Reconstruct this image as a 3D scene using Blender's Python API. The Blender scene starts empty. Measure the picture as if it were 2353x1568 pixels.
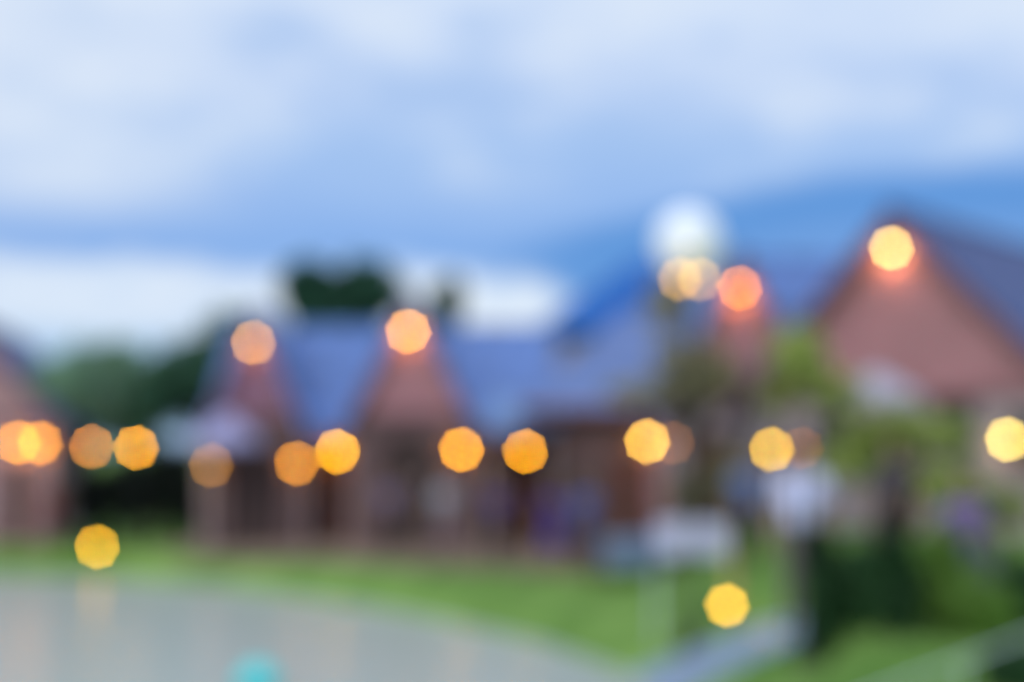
import bpy, bmesh, math, random
import numpy as np
from mathutils import Vector, Matrix
from mathutils.geometry import tessellate_polygon

random.seed(7)
rng = np.random.default_rng(7)
S = bpy.context.scene
R = math.radians

def lin(r, g, b):
    f = lambda c: ((c/255+0.055)/1.055)**2.4 if c/255 > 0.04045 else c/255/12.92
    return (f(r), f(g), f(b))

# ------------------------------------------------------------------ camera
FPX = 3268.0            # focal length in pixels of a 2353 px wide frame (50 mm on 36 mm)
CX, CY = 1176.5, 784.0
PITCH = math.atan(246/FPX)
EYE = Vector((0, 0, 2.4))
cam_d = bpy.data.cameras.new('camera')
cam = bpy.data.objects.new('camera', cam_d)
S.collection.objects.link(cam)
cam.location = EYE
cam.rotation_euler = (math.pi/2 + PITCH, 0, 0)
cam_d.lens, cam_d.sensor_width = 50, 36
cam_d.clip_start, cam_d.clip_end = 0.05, 8000
cam_d.dof.use_dof = True
cam_d.dof.focus_distance = 0.8
cam_d.dof.aperture_fstop = 1.87
cam_d.dof.aperture_blades = 8
cam_d.dof.aperture_rotation = R(16.0)
S.camera = cam

# ------------------------------------------------------------------ sky
SUN_EL, SUN_AZ = 36, -152      # azimuth clockwise from +Y (the view direction)
W = bpy.data.worlds.new('World'); S.world = W; W.use_nodes = True
nt = W.node_tree; nt.nodes.clear()
def nd(t, **k):
    n = nt.nodes.new(t)
    for a, v in k.items(): setattr(n, a, v)
    return n
def setin(sock, v):
    if hasattr(v, 'is_output'): nt.links.new(v, sock)
    else: sock.default_value = v
def mth(op, a, b=0.0, c=0.0):
    n = nd('ShaderNodeMath', operation=op)
    for i, v in enumerate((a, b, c)): setin(n.inputs[i], v)
    return n.outputs[0]
def sstep(v, lo, hi):
    n = nd('ShaderNodeMapRange', interpolation_type='SMOOTHSTEP')
    setin(n.inputs['Value'], v)
    n.inputs['From Min'].default_value = lo; n.inputs['From Max'].default_value = hi
    return n.outputs['Result']
def mixc(f, a, b):
    n = nd('ShaderNodeMix', data_type='RGBA')
    setin(n.inputs[0], f)
    for i, v in ((6, a), (7, b)):
        if isinstance(v, tuple): n.inputs[i].default_value = (*v, 1)
        else: nt.links.new(v, n.inputs[i])
    return n.outputs[2]
tc = nd('ShaderNodeTexCoord')
sep = nd('ShaderNodeSeparateXYZ'); nt.links.new(tc.outputs['Generated'], sep.inputs[0])
DEG = 180/math.pi
el0 = mth('MULTIPLY', mth('ARCSINE', sep.outputs[2]), DEG)
hyp = mth('SQRT', mth('ADD', mth('MULTIPLY', sep.outputs[0], sep.outputs[0]), mth('MULTIPLY', sep.outputs[1], sep.outputs[1])))
az = mth('MULTIPLY', mth('ARCSINE', mth('DIVIDE', sep.outputs[0], mth('MAXIMUM', hyp, 0.001))), DEG)
mp = nd('ShaderNodeMapping'); mp.inputs['Scale'].default_value = (1.0, 1.0, 2.6)
nt.links.new(tc.outputs['Generated'], mp.inputs[0])
def noise(scale, detail, w):
    n = nd('ShaderNodeTexNoise', noise_dimensions='4D')
    nt.links.new(mp.outputs[0], n.inputs['Vector'])
    n.inputs['W'].default_value = w
    n.inputs['Scale'].default_value = scale; n.inputs['Detail'].default_value = detail
    n.inputs['Roughness'].default_value = 0.55
    return n.outputs[0]
n_big = noise(4.2, 3, 1.3)
n_mid = noise(8.0, 4, 7.4)
el = mth('ADD', el0, mth('MULTIPLY', mth('SUBTRACT', n_big, 0.5), 5.0))
ramp = nd('ShaderNodeValToRGB')
nt.links.new(mth('DIVIDE', el, 90.0), ramp.inputs[0])
stops = [(0.0, lin(126,172,236), 1), (7.5, lin(126,172,236), 1), (9.5, lin(146,184,240), 1), (11.8, lin(166,198,244), 1),
         (14.5, lin(194,215,249), 1), (18.0, lin(214,230,254), 1), (40, lin(222,234,252), 1.35), (90, lin(224,235,252), 1.75)]
ce = ramp.color_ramp.elements
while len(ce) < len(stops): ce.new(0.5)
for e, (p, c, k) in zip(ce, stops):
    e.position = p/90; e.color = (c[0]*k, c[1]*k, c[2]*k, 1)
col = ramp.outputs[0]
# pale cloud patches
patch = mth('MULTIPLY', sstep(n_mid, 0.46, 0.68), sstep(el0, 9.0, 12.5))
col = mixc(mth('MULTIPLY', patch, 0.65), col, lin(228, 239, 253))
dark = mth('MULTIPLY', sstep(n_mid, 0.52, 0.34), sstep(el0, 9.0, 12.5))
col = mixc(mth('MULTIPLY', dark, 0.60), col, lin(158, 192, 240))
# the whiter western part of the cloud deck
left = mth('MULTIPLY', sstep(az, -8.0, -19.0), sstep(el0, 7.6, 10.5))
col = mixc(mth('MULTIPLY', left, mth('ADD', mth('MULTIPLY', n_mid, 0.9), 0.12)), col, lin(238, 246, 255))
# the dark blue underside on the eastern part
top = mth('ADD', mth('MINIMUM', mth('ADD', mth('MULTIPLY', az, 0.21), 8.3), 10.9), mth('MULTIPLY', mth('SUBTRACT', n_big, 0.5), 1.6))
dlt = mth('SUBTRACT', top, el0)
band = mth('MULTIPLY', sstep(dlt, -0.4, 0.8), sstep(az, -4.0, 4.0))
col = mixc(band, col, lin(88, 148, 220))
lowr = mth('MULTIPLY', sstep(dlt, 1.0, 3.0), sstep(az, 4.0, 9.0))
col = mixc(mth('MULTIPLY', lowr, 0.7), col, lin(112, 160, 226))
# bright gap under the deck
elg = mth('ADD', el0, mth('MULTIPLY', mth('SUBTRACT', n_mid, 0.5), 3.4))
azg = mth('ADD', az, mth('MULTIPLY', mth('SUBTRACT', n_mid, 0.5), 5.0))
gap = mth('MULTIPLY', sstep(elg, 7.8, 6.6), sstep(mth('ADD', azg, mth('MULTIPLY', mth('ABSOLUTE', mth('SUBTRACT', el0, 6.0)), 0.9)), 3.3, 1.3))
col = mixc(gap, col, lin(228, 240, 255))
gap2 = mth('MULTIPLY', gap, sstep(az, -4.0, -10.0))
col = mixc(mth('MULTIPLY', mth('MULTIPLY', gap2, n_mid), 0.6), col, lin(196, 216, 247))
n_fine = noise(15.0, 3, 2.2)
col = mixc(mth('MULTIPLY', mth('MULTIPLY', gap, sstep(n_fine, 0.48, 0.66)), 0.55), col, lin(168, 202, 244))
col = mixc(mth('MULTIPLY', sstep(el0, 5.3, 3.6), 0.8), col, lin(150, 194, 238))
sky = nd('ShaderNodeTexSky', sky_type='NISHITA')
sky.sun_disc = False
sky.sun_elevation = R(SUN_EL); sky.sun_rotation = R(SUN_AZ % 360)
sky.air_density = 1.2; sky.dust_density = 0.6
vs = nd('ShaderNodeVectorMath', operation='SCALE'); nt.links.new(col, vs.inputs[0]); vs.inputs['Scale'].default_value = 10.0
fin = mixc(0.07, vs.outputs[0], sky.outputs[0])
bg = nd('ShaderNodeBackground'); nt.links.new(fin, bg.inputs[0]); bg.inputs[1].default_value = 0.1
out = nd('ShaderNodeOutputWorld'); nt.links.new(bg.outputs[0], out.inputs[0])

sun_d = bpy.data.lights.new('sun', 'SUN'); sun_d.energy = 1.5; sun_d.angle = R(25); sun_d.color = (1.0, 0.98, 0.95)
sun = bpy.data.objects.new('sun', sun_d); S.collection.objects.link(sun)
sd = Vector((math.sin(R(SUN_AZ))*math.cos(R(SUN_EL)), math.cos(R(SUN_AZ))*math.cos(R(SUN_EL)), math.sin(R(SUN_EL))))
sun.rotation_euler = (-sd).to_track_quat('-Z', 'Y').to_euler()
sun.location = (0, 0, 40)

S.view_settings.view_transform = 'Standard'; S.view_settings.look = 'None'
S.view_settings.exposure = 0.0; S.view_settings.gamma = 1.0; S.view_settings.use_curve_mapping = False
S.render.engine = 'CYCLES'
S.cycles.use_denoising = True
S.cycles.denoiser = 'OPENIMAGEDENOISE'
S.cycles.use_adaptive_sampling = False
S.cycles.sample_clamp_indirect = 4.0
S.cycles.caustics_reflective = False; S.cycles.caustics_refractive = False
S.cycles.max_bounces = 6

# ------------------------------------------------------------------ pixel rays
_up = Vector((0, -math.sin(PITCH), math.cos(PITCH))); _fw = Vector((0, math.cos(PITCH), math.sin(PITCH)))
def ray(x, y):
    return Vector((1, 0, 0))*(x-CX) + _up*(CY-y) + _fw*FPX
def P(x, y, Y):
    d = ray(x, y); return EYE + d*(Y/d.y)
def on_plane(x, y, p, n):
    d = ray(x, y); n = Vector(n); return EYE + d*((Vector(p)-EYE).dot(n)/d.dot(n))

# ------------------------------------------------------------------ materials
MATS = {}
def mat(name, color, rough=0.8, var=0.15, scale=6.0, bump=0.0, spec=0.3, metal=0.0, brick=None, trans=0.0, col2=None):
    if name in MATS: return MATS[name]
    m = bpy.data.materials.new(name); m.use_nodes = True
    t = m.node_tree; b = t.nodes['Principled BSDF']
    b.inputs['Roughness'].default_value = rough
    b.inputs['Specular IOR Level'].default_value = spec
    b.inputs['Metallic'].default_value = metal
    co = t.nodes.new('ShaderNodeTexCoord')
    nz = t.nodes.new('ShaderNodeTexNoise'); nz.inputs['Scale'].default_value = scale; nz.inputs['Detail'].default_value = 5
    t.links.new(co.outputs['Object'], nz.inputs['Vector'])
    rp = t.nodes.new('ShaderNodeValToRGB')
    c2 = col2 or tuple(min(1, c*(1+var)) for c in color)
    rp.color_ramp.elements[0].position = 0.3; rp.color_ramp.elements[1].position = 0.7
    rp.color_ramp.elements[0].color = (*[c*(1-var) for c in color], 1)
    rp.color_ramp.elements[1].color = (*c2, 1)
    t.links.new(nz.outputs[0], rp.inputs[0])
    src, h = rp.outputs[0], nz.outputs[0]
    if brick:
        bw, bh = brick
        cx = t.nodes.new('ShaderNodeSeparateXYZ'); t.links.new(co.outputs['Object'], cx.inputs[0])
        ad = t.nodes.new('ShaderNodeMath'); ad.operation = 'ADD'
        t.links.new(cx.outputs[0], ad.inputs[0]); t.links.new(cx.outputs[1], ad.inputs[1])
        cb = t.nodes.new('ShaderNodeCombineXYZ'); t.links.new(ad.outputs[0], cb.inputs[0]); t.links.new(cx.outputs[2], cb.inputs[1])
        br = t.nodes.new('ShaderNodeTexBrick'); t.links.new(cb.outputs[0], br.inputs['Vector'])
        br.inputs['Scale'].default_value = 1; br.inputs['Brick Width'].default_value = bw; br.inputs['Row Height'].default_value = bh
        br.inputs['Mortar Size'].default_value = 0.008
        t.links.new(src, br.inputs['Color1'])
        dk = t.nodes.new('ShaderNodeMix'); dk.data_type = 'RGBA'; dk.blend_type = 'MULTIPLY'; dk.inputs[0].default_value = 1
        t.links.new(src, dk.inputs[6]); dk.inputs[7].default_value = (0.8, 0.76, 0.78, 1)
        t.links.new(dk.outputs[2], br.inputs['Color2'])
        br.inputs['Mortar'].default_value = (0.30, 0.27, 0.26, 1)
        src = br.outputs['Color']; h = br.outputs['Fac']
    t.links.new(src, b.inputs['Base Color'])
    if bump:
        bp = t.nodes.new('ShaderNodeBump'); bp.inputs['Strength'].default_value = bump; bp.inputs['Distance'].default_value = 0.02
        if brick: bp.invert = True
        t.links.new(h, bp.inputs['Height']); t.links.new(bp.outputs[0], b.inputs['Normal'])
    if trans:
        ts = t.nodes.new('ShaderNodeBsdfTranslucent'); t.links.new(src, ts.inputs[0])
        mx = t.nodes.new('ShaderNodeMixShader'); mx.inputs[0].default_value = trans
        t.links.new(b.outputs[0], mx.inputs[1]); t.links.new(ts.outputs[0], mx.inputs[2])
        t.links.new(mx.outputs[0], t.nodes['Material Output'].inputs['Surface'])
    MATS[name] = m
    return m
def glow(name, rgb, strength, base=(0.8, 0.7, 0.5)):
    m = bpy.data.materials.new(name); m.use_nodes = True
    b = m.node_tree.nodes['Principled BSDF']
    b.inputs['Base Color'].default_value = (*base, 1); b.inputs['Roughness'].default_value = 0.3
    b.inputs['Emission Color'].default_value = (*rgb, 1); b.inputs['Emission Strength'].default_value = strength
    return m

M_brick = mat('brick', (0.46, 0.18, 0.21), 0.85, 0.18, 1.6, 0.5, brick=(0.23, 0.075))
M_brickd = mat('shaded_brick', (0.29, 0.10, 0.20), 0.85, 0.18, 1.6, 0.5, brick=(0.23, 0.075))  # brick copy, darker and purpler: shadow on the left gable put into the colour
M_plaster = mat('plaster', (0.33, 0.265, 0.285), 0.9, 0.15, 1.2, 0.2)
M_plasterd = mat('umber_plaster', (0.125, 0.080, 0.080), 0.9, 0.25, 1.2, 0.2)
M_roof = mat('slate', (0.10, 0.185, 0.44), 0.45, 0.32, 2.2, 0.35, spec=0.5)
M_roof2 = mat('slate_pale', (0.125, 0.19, 0.40), 0.45, 0.2, 2.2, 0.35, spec=0.5)
M_roofd = mat('slate_dark', (0.032, 0.062, 0.22), 0.5, 0.22, 2.2, 0.35, spec=0.4)
M_blue = mat('blue_metal', (0.0, 0.10, 0.40), 0.5, 0.12, 1.0)
M_wood = mat('dark_wood', (0.07, 0.04, 0.03), 0.6, 0.3, 9.0, 0.3)
M_door = mat('red_wood', (0.11, 0.035, 0.022), 0.55, 0.3, 8.0, 0.3)
M_trim = mat('fascia', (0.24, 0.115, 0.13), 0.6, 0.15, 5.0)
M_glass = mat('glass', (0.018, 0.02, 0.03), 0.08, 0.2, 2.0, spec=0.6)
M_frame = mat('frame', (0.12, 0.09, 0.085), 0.6, 0.2, 8.0)
M_floor = mat('interior', (0.10, 0.075, 0.065), 0.9, 0.2, 2.0)
M_iron = mat('iron', (0.02, 0.02, 0.022), 0.5, 0.2, 12.0, metal=0.3)
M_steel = mat('pale_steel', (0.50, 0.58, 0.58), 0.35, 0.08, 12.0, metal=0.2)
M_bark = mat('bark', (0.07, 0.05, 0.035), 0.95, 0.35, 9.0, 0.6)
M_cloth = mat('white_cloth', (0.58, 0.58, 0.78), 0.9, 0.06, 4.0)
M_clothb = mat('grey_blue_cloth', (0.15, 0.21, 0.33), 0.9, 0.1, 4.0)

# ------------------------------------------------------------------ mesh helpers
C = S.collection
class MB:
    def __init__(s): s.v = []; s.f = []
    def add(s, vs, fs):
        o = len(s.v); s.v += [tuple(v) for v in vs]; s.f += [tuple(i+o for i in f) for f in fs]; return s
    def box(s, x0, x1, y0, y1, z0, z1):
        return s.add([(x0,y0,z0),(x1,y0,z0),(x1,y1,z0),(x0,y1,z0),(x0,y0,z1),(x1,y0,z1),(x1,y1,z1),(x0,y1,z1)],
                     [(3,2,1,0),(4,5,6,7),(0,1,5,4),(1,2,6,5),(2,3,7,6),(3,0,4,7)])
    def tube(s, pts, rad, n=8, cap=True):
        pts = [Vector(p) for p in pts]
        rad = rad if isinstance(rad, (list, tuple)) else [rad]*len(pts)
        vs, fs = [], []
        for i, p in enumerate(pts):
            t = (pts[min(i+1, len(pts)-1)]-pts[max(i-1, 0)]).normalized()
            a = t.cross(Vector((0.13, 0.37, 0.92)) if abs(t.z) < 0.9 else Vector((1, 0, 0.1))).normalized(); b = t.cross(a)
            for k in range(n):
                q = 2*math.pi*k/n
                vs.append(p + (a*math.cos(q)+b*math.sin(q))*rad[i])
        for i in range(len(pts)-1):
            for k in range(n):
                fs.append((i*n+k, i*n+(k+1) % n, (i+1)*n+(k+1) % n, (i+1)*n+k))
        if cap: fs += [tuple(range(n))[::-1], tuple((len(pts)-1)*n+k for k in range(n))]
        return s.add(vs, fs)
    def lathe(s, prof, n=16, c=(0, 0, 0)):
        vs, fs = [], []
        for r, z in prof:
            for k in range(n):
                q = 2*math.pi*k/n; vs.append((c[0]+r*math.cos(q), c[1]+r*math.sin(q), c[2]+z))
        for i in range(len(prof)-1):
            for k in range(n):
                fs.append((i*n+k, i*n+(k+1) % n, (i+1)*n+(k+1) % n, (i+1)*n+k))
        return s.add(vs, fs)
    def panel(s, outer, holes, y0, y1):
        """a wall: polygon in x,z with holes, from y0 (front) to y1 (back)"""
        polys = [[Vector((x, z, 0)) for x, z in p] for p in [outer]+holes]
        tri = tessellate_polygon(polys)
        flat = [q for p in polys for q in p]; n = len(flat)
        vs = [(q.x, y0, q.y) for q in flat]+[(q.x, y1, q.y) for q in flat]
        fs = [tuple(t) for t in tri]+[tuple(i+n for i in t[::-1]) for t in tri]
        o = 0
        for p in polys:
            m = len(p)
            for k in range(m): fs.append((o+k, o+(k+1) % m, n+o+(k+1) % m, n+o+k))
            o += m
        return s.add(vs, fs)
    def build(s, name, m, parent=None, smooth=False, loc=None, fix=True):
        me = bpy.data.meshes.new(name); me.from_pydata(s.v, [], s.f); me.materials.append(m)
        if fix:
            bm = bmesh.new(); bm.from_mesh(me); bmesh.ops.recalc_face_normals(bm, faces=bm.faces); bm.to_mesh(me); bm.free()
        if smooth: me.polygons.foreach_set('use_smooth', [True]*len(me.polygons))
        o = bpy.data.objects.new(name, me); C.objects.link(o)
        if parent: o.parent = parent
        if loc is not None: o.location = loc
        return o
def tag(o, label=None, cat=None, group=None, kind=None):
    if label: o['label'] = label
    if cat: o['category'] = cat
    if group: o['group'] = group
    if kind: o['kind'] = kind
    return o
def empty(name, loc, rz=0.0, label=None, cat=None, group=None):
    o = bpy.data.objects.new(name, None); C.objects.link(o)
    o.location = loc; o.rotation_euler = (0, 0, rz); o.empty_display_size = 0.2
    return tag(o, label, cat, group)

# ------------------------------------------------------------------ terrain, pond
POND = np.array([(-60,38),(-26,35.5),(-12,33.0),(-9,31.8),(-6.2,30.0),(-3,26.5),(-1.28,24.0),(0.15,21.5),(1.2,18.6),(1.7,14.8),(1.7,10),(0.8,6),(-2,3.6),(-12,2.6),(-60,3)], float)
WATER_Z = -0.5
def sdist(X, Y):
    """signed distance to the pond's shore, positive on land"""
    X = np.asarray(X, float); Y = np.asarray(Y, float)
    d = np.full(X.shape, 1e9); ins = np.zeros(X.shape, bool)
    n = len(POND)
    for i in range(n):
        ax, ay = POND[i]; bx, by = POND[(i+1) % n]
        ex, ey = bx-ax, by-ay
        t = np.clip(((X-ax)*ex+(Y-ay)*ey)/(ex*ex+ey*ey), 0, 1)
        d = np.minimum(d, np.hypot(X-ax-t*ex, Y-ay-t*ey))
        with np.errstate(divide='ignore', invalid='ignore'):
            c = ((ay > Y) != (by > Y)) & (X < (bx-ax)*(Y-ay)/(by-ay)+ax)
        ins ^= c
    return np.where(ins, -d, d)
def ss(v, a, b):
    t = np.clip((v-a)/(b-a), 0, 1); return t*t*(3-2*t)
def gz(X, Y):
    X = np.asarray(X, float); Y = np.asarray(Y, float)
    hi = 3.0+2.2*ss(Y, 16.0, 25.0)
    base = 0.8*np.clip((X-1.5)/(hi-1.5), 0, 1)**2*(3-2*np.clip((X-1.5)/(hi-1.5), 0, 1))
    base = np.maximum(base, 0.7*ss(-Y, -4.5, -1.0))
    base = base + 0.03*np.sin(X*0.9+1)*np.cos(Y*0.7)
    d = sdist(X, Y)
    t = ss(d, -1.2, 1.4)
    return -1.4+(base+1.4)*t
def g1(x, y): return float(gz(np.array([x]), np.array([y]))[0])
def hit(x, y, lift=0.0):
    d = ray(x, y); d = d/d.y
    for k in range(1, 900):
        p = EYE+d*(k*0.08)
        if p.z <= g1(p.x, p.y)+lift: return p
    return p

fine_x = np.arange(-22, 20.01, 0.35); fine_y = np.arange(-4, 44.01, 0.35)
ext = lambda lo, hi: (np.array([-4000, -1500, -600, -250, -120, -70, -45, -30])+lo+22 if lo < -5 else np.array([-4000, -1000, -300, -80, -20, -8])+lo, np.array([4, 10, 20, 40, 80, 180, 500, 1500, 5000])+hi)
xs = np.concatenate([np.array([-4000,-1500,-600,-250,-120,-70,-45,-32]), fine_x, np.array([26,40,70,140,400,1500,4000])])
ys = np.concatenate([np.array([-4000,-1200,-300,-80,-25,-10]), fine_y, np.array([50,60,80,120,220,500,1500,5000])])
GX, GY = np.meshgrid(xs, ys)
GZ = gz(GX.ravel(), GY.ravel())
nx, ny = len(xs), len(ys)
verts = np.column_stack([GX.ravel(), GY.ravel(), GZ])
faces = [(j*nx+i, j*nx+i+1, (j+1)*nx+i+1, (j+1)*nx+i) for j in range(ny-1) for i in range(nx-1)]
M_grass = mat('lawn', (0.11, 0.25, 0.045), 0.95, 0.35, 0.55, 0.4, spec=0.1, col2=(0.225, 0.36, 0.095))
me = bpy.data.meshes.new('ground'); me.from_pydata(verts.tolist(), [], faces); me.materials.append(M_grass)
me.polygons.foreach_set('use_smooth', [True]*len(me.polygons))
ground = bpy.data.objects.new('ground', me); C.objects.link(ground); tag(ground, kind='structure')

# water
M_water = bpy.data.materials.new('pond_water'); M_water.use_nodes = True
t = M_water.node_tree; b = t.nodes['Principled BSDF']
b.inputs['Base Color'].default_value = (0.36, 0.41, 0.38, 1); b.inputs['Roughness'].default_value = 0.28
b.inputs['IOR'].default_value = 1.33; b.inputs['Specular IOR Level'].default_value = 0.5
co = t.nodes.new('ShaderNodeTexCoord'); nz = t.nodes.new('ShaderNodeTexNoise'); t.links.new(co.outputs['Object'], nz.inputs[0])
nz.inputs['Scale'].default_value = 3.0; nz.inputs['Detail'].default_value = 3
bp = t.nodes.new('ShaderNodeBump'); bp.inputs['Strength'].default_value = 0.35; bp.inputs['Distance'].default_value = 0.03
t.links.new(nz.outputs[0], bp.inputs['Height']); t.links.new(bp.outputs[0], b.inputs['Normal'])
w = MB(); w.add([(-60, 2, 0), (4, 2, 0), (4, 39, 0), (-60, 39, 0)], [(0, 1, 2, 3)])
tag(w.build('pond_water', M_water, loc=(0, 0, WATER_Z)), kind='structure')

PAVED = []
def inside(X_, Y_, poly):
    c = np.zeros(X_.shape, bool)
    for (ax, ay), (bx, by) in zip(poly, poly[1:]+poly[:1]):
        if ay == by: continue
        c ^= ((ay > Y_) != (by > Y_)) & (X_ < (bx-ax)*(Y_-ay)/(by-ay)+ax)
    return c
def strip(name, a_px, b_px, m, lift, nsub=6, step=10):
    """paved strip on the ground between two pixel polylines"""
    def dense(pp):
        out = []
        for (x0, y0), (x1, y1) in zip(pp[:-1], pp[1:]):
            for k in range(step): out.append((x0+(x1-x0)*k/step, y0+(y1-y0)*k/step))
        return [hit(*q) for q in out+[pp[-1]]]
    A, B = dense(a_px), dense(b_px)
    mb = MB(); vs = []
    for p, q in zip(A, B):
        for k in range(nsub+1):
            r = p.lerp(q, k/nsub); vs.append((r.x, r.y, g1(r.x, r.y)+lift))
    fs = [(i*(nsub+1)+k, i*(nsub+1)+k+1, (i+1)*(nsub+1)+k+1, (i+1)*(nsub+1)+k) for i in range(len(A)-1) for k in range(nsub)]
    n = len(vs)
    # thickness: skirt down into the lawn
    vs2 = [(x, y, z-0.12) for x, y, z in vs]
    m1 = nsub+1
    sk = []
    for i in range(len(A)-1):
        sk += [(i*m1, (i+1)*m1, n+(i+1)*m1, n+i*m1), (i*m1+nsub, n+i*m1+nsub, n+(i+1)*m1+nsub, (i+1)*m1+nsub)]
    mb.add(vs+vs2, fs+sk)
    PAVED.append([(p.x, p.y) for p in A]+[(q.x, q.y) for q in B[::-1]])
    return tag(mb.build(name, m, smooth=False), kind='structure')
M_path = mat('path_paving', (0.20, 0.29, 0.42), 0.35, 0.10, 2.0, 0.2, spec=0.5)
strip('footpath', [(1330,1625),(1480,1546),(1640,1487),(1770,1446),(1850,1425)], [(1530,1640),(1640,1566),(1740,1515),(1830,1474),(1880,1452)], M_path, 0.05)
M_patio = mat('patio_paving', (0.19, 0.14, 0.105), 0.85, 0.45, 1.3, 0.3)
pt = MB()
pp = [(-7.9, 32.6), (-5.2, 30.6), (-1.5, 28.7), (1.2, 26.9), (3.3, 28.2), (3.3, 36.5), (-7.9, 36.5)]
pt.add([(x, y, 0.075) for x, y in pp]+[(x, y, -0.15) for x, y in pp], [tuple(range(7))]+[(k, (k+1) % 7, 7+(k+1) % 7, 7+k) for k in range(7)])
tag(pt.build('patio', M_patio), kind='structure')

# short grass blades on the near lawn
def grass():
    n = 34000
    X = rng.uniform(-14, 9, n); Y = rng.uniform(9, 34, n)
    d = sdist(X, Y); keep = (d > 0.5) & (np.abs(X) < Y*0.40+1)
    for po_ in PAVED+[pp]: keep &= ~inside(X, Y, po_)
    X, Y = X[keep], Y[keep]; Z = gz(X, Y); n = len(X)
    a = rng.uniform(0, 2*np.pi, n); h = rng.uniform(0.03, 0.09, n); wd = rng.uniform(0.012, 0.03, n)
    dx, dy = np.cos(a)*wd, np.sin(a)*wd; lx, ly = rng.normal(0, 0.03, n), rng.normal(0, 0.03, n)
    V = np.stack([np.column_stack([X-dx, Y-dy, Z-0.01]), np.column_stack([X+dx, Y+dy, Z-0.01]), np.column_stack([X+lx, Y+ly, Z+h])], 1).reshape(-1, 3)
    me = bpy.data.meshes.new('grass_blades'); me.vertices.add(3*n); me.vertices.foreach_set('co', V.ravel())
    me.loops.add(3*n); me.loops.foreach_set('vertex_index', np.arange(3*n)); me.polygons.add(n)
    me.polygons.foreach_set('loop_start', np.arange(0, 3*n, 3)); me.update(calc_edges=True)
    me.materials.append(mat('grass_blade', (0.15, 0.31, 0.055), 0.8, 0.3, 1.1, trans=0.35))
    o = bpy.data.objects.new('grass_blades', me); C.objects.link(o)
    tag(o, 'short green grass blades on the lawn round the pond', 'grass', kind='stuff')
grass()

# ------------------------------------------------------------------ houses
def slope(p0, p1, q1, q0, course=0.32, th=0.07, lift=0.025):
    """stepped roof plane: p0-p1 the eave, q0-q1 the ridge; every course laps the one below"""
    p0, p1, q1, q0 = map(Vector, (p0, p1, q1, q0))
    nrm = (p1-p0).cross(q0-p0).normalized()
    if nrm.z < 0: nrm = -nrm
    L = max((q0-p0).length, (q1-p1).length); n = max(2, int(L/course))
    mb = MB()
    for k in range(n):
        a, c = k/n, (k+1)/n
        A, B = p0.lerp(q0, a), p1.lerp(q1, a); D, E = p0.lerp(q0, c), p1.lerp(q1, c)
        mb.add([A+nrm*(th+lift), B+nrm*(th+lift), E+nrm*th, D+nrm*th, A, B, E, D],
               [(0,1,2,3),(4,7,6,5),(0,4,5,1),(1,5,6,2),(2,6,7,3),(3,7,4,0)])
    return mb
def opening(par, x0, x1, z0, z1, y, kind, m=M_plaster):
    """a window or a door set into a hole of a wall whose front is at y"""
    f = 0.07
    if kind == 'window':
        o = MB()
        o.box(x0, x1, y+0.05, y+0.15, z1-f, z1); o.box(x0, x1, y+0.05, y+0.15, z0, z0+f)
        o.box(x0, x0+f, y+0.05, y+0.15, z0+f, z1-f); o.box(x1-f, x1, y+0.05, y+0.15, z0+f, z1-f)
        xm = (x0+x1)/2; zm = (z0+z1)/2
        o.box(xm-0.025, xm+0.025, y+0.06, y+0.13, z0+f, z1-f)
        o.box(x0+f, xm-0.025, y+0.065, y+0.12, zm-0.02, zm+0.02); o.box(xm+0.025, x1-f, y+0.065, y+0.12, zm-0.02, zm+0.02)
        w = o.build('window', M_frame, par)
        for a, c in ((x0+f, xm-0.025), (xm+0.025, x1-f)):
            for d, e in ((z0+f, zm-0.02), (zm+0.02, z1-f)):
                MB().box(a, c, y+0.085, y+0.1, d, e).build('pane', M_glass, w)
        MB().box(x0-0.08, x1+0.08, y-0.09, y+0.04, z0-0.08, z0-0.002).build('sill', m, w)
    elif kind == 'door':
        o = MB(); xm = (x0+x1)/2
        o.box(x0, x0+f, y+0.04, y+0.18, z0, z1); o.box(x1-f, x1, y+0.04, y+0.18, z0, z1); o.box(x0+f, x1-f, y+0.04, y+0.18, z1-f, z1)
        fr = o.build('door_frame', M_frame, par)
        for s, (a, c) in enumerate(((x0+f, xm-0.004), (xm+0.004, x1-f))):
            lf = MB(); lf.box(a, c, y+0.09, y+0.14, z0+0.01, z1-f)
            pw = (c-a)
            for d, e in ((z0+0.15, z0+0.85), (z0+1.0, z1-f-0.15)): lf.box(a+pw*0.16, c-pw*0.16, y+0.07, y+0.088, d, e)
            dd = lf.build('door', M_door, par)
            hx = c-0.06 if s == 0 else a+0.06
            MB().tube([(hx, y+0.085, z0+1.0), (hx, y+0.03, z0+1.0), (hx, y+0.03, z0+1.14)], 0.012, 6).build('handle', M_steel, dd)
def arch(x0, x1, z0, z1, n=10):
    r = (x1-x0)/2; xm = (x0+x1)/2
    return [(x0, z0), (x1, z0)]+[(xm+r*math.cos(math.pi*k/n), z1-r+r*math.sin(math.pi*k/n)) for k in range(n+1)]
def rect(x0, x1, z0, z1): return [(x0, z0), (x1, z0), (x1, z1), (x0, z1)]

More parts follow.
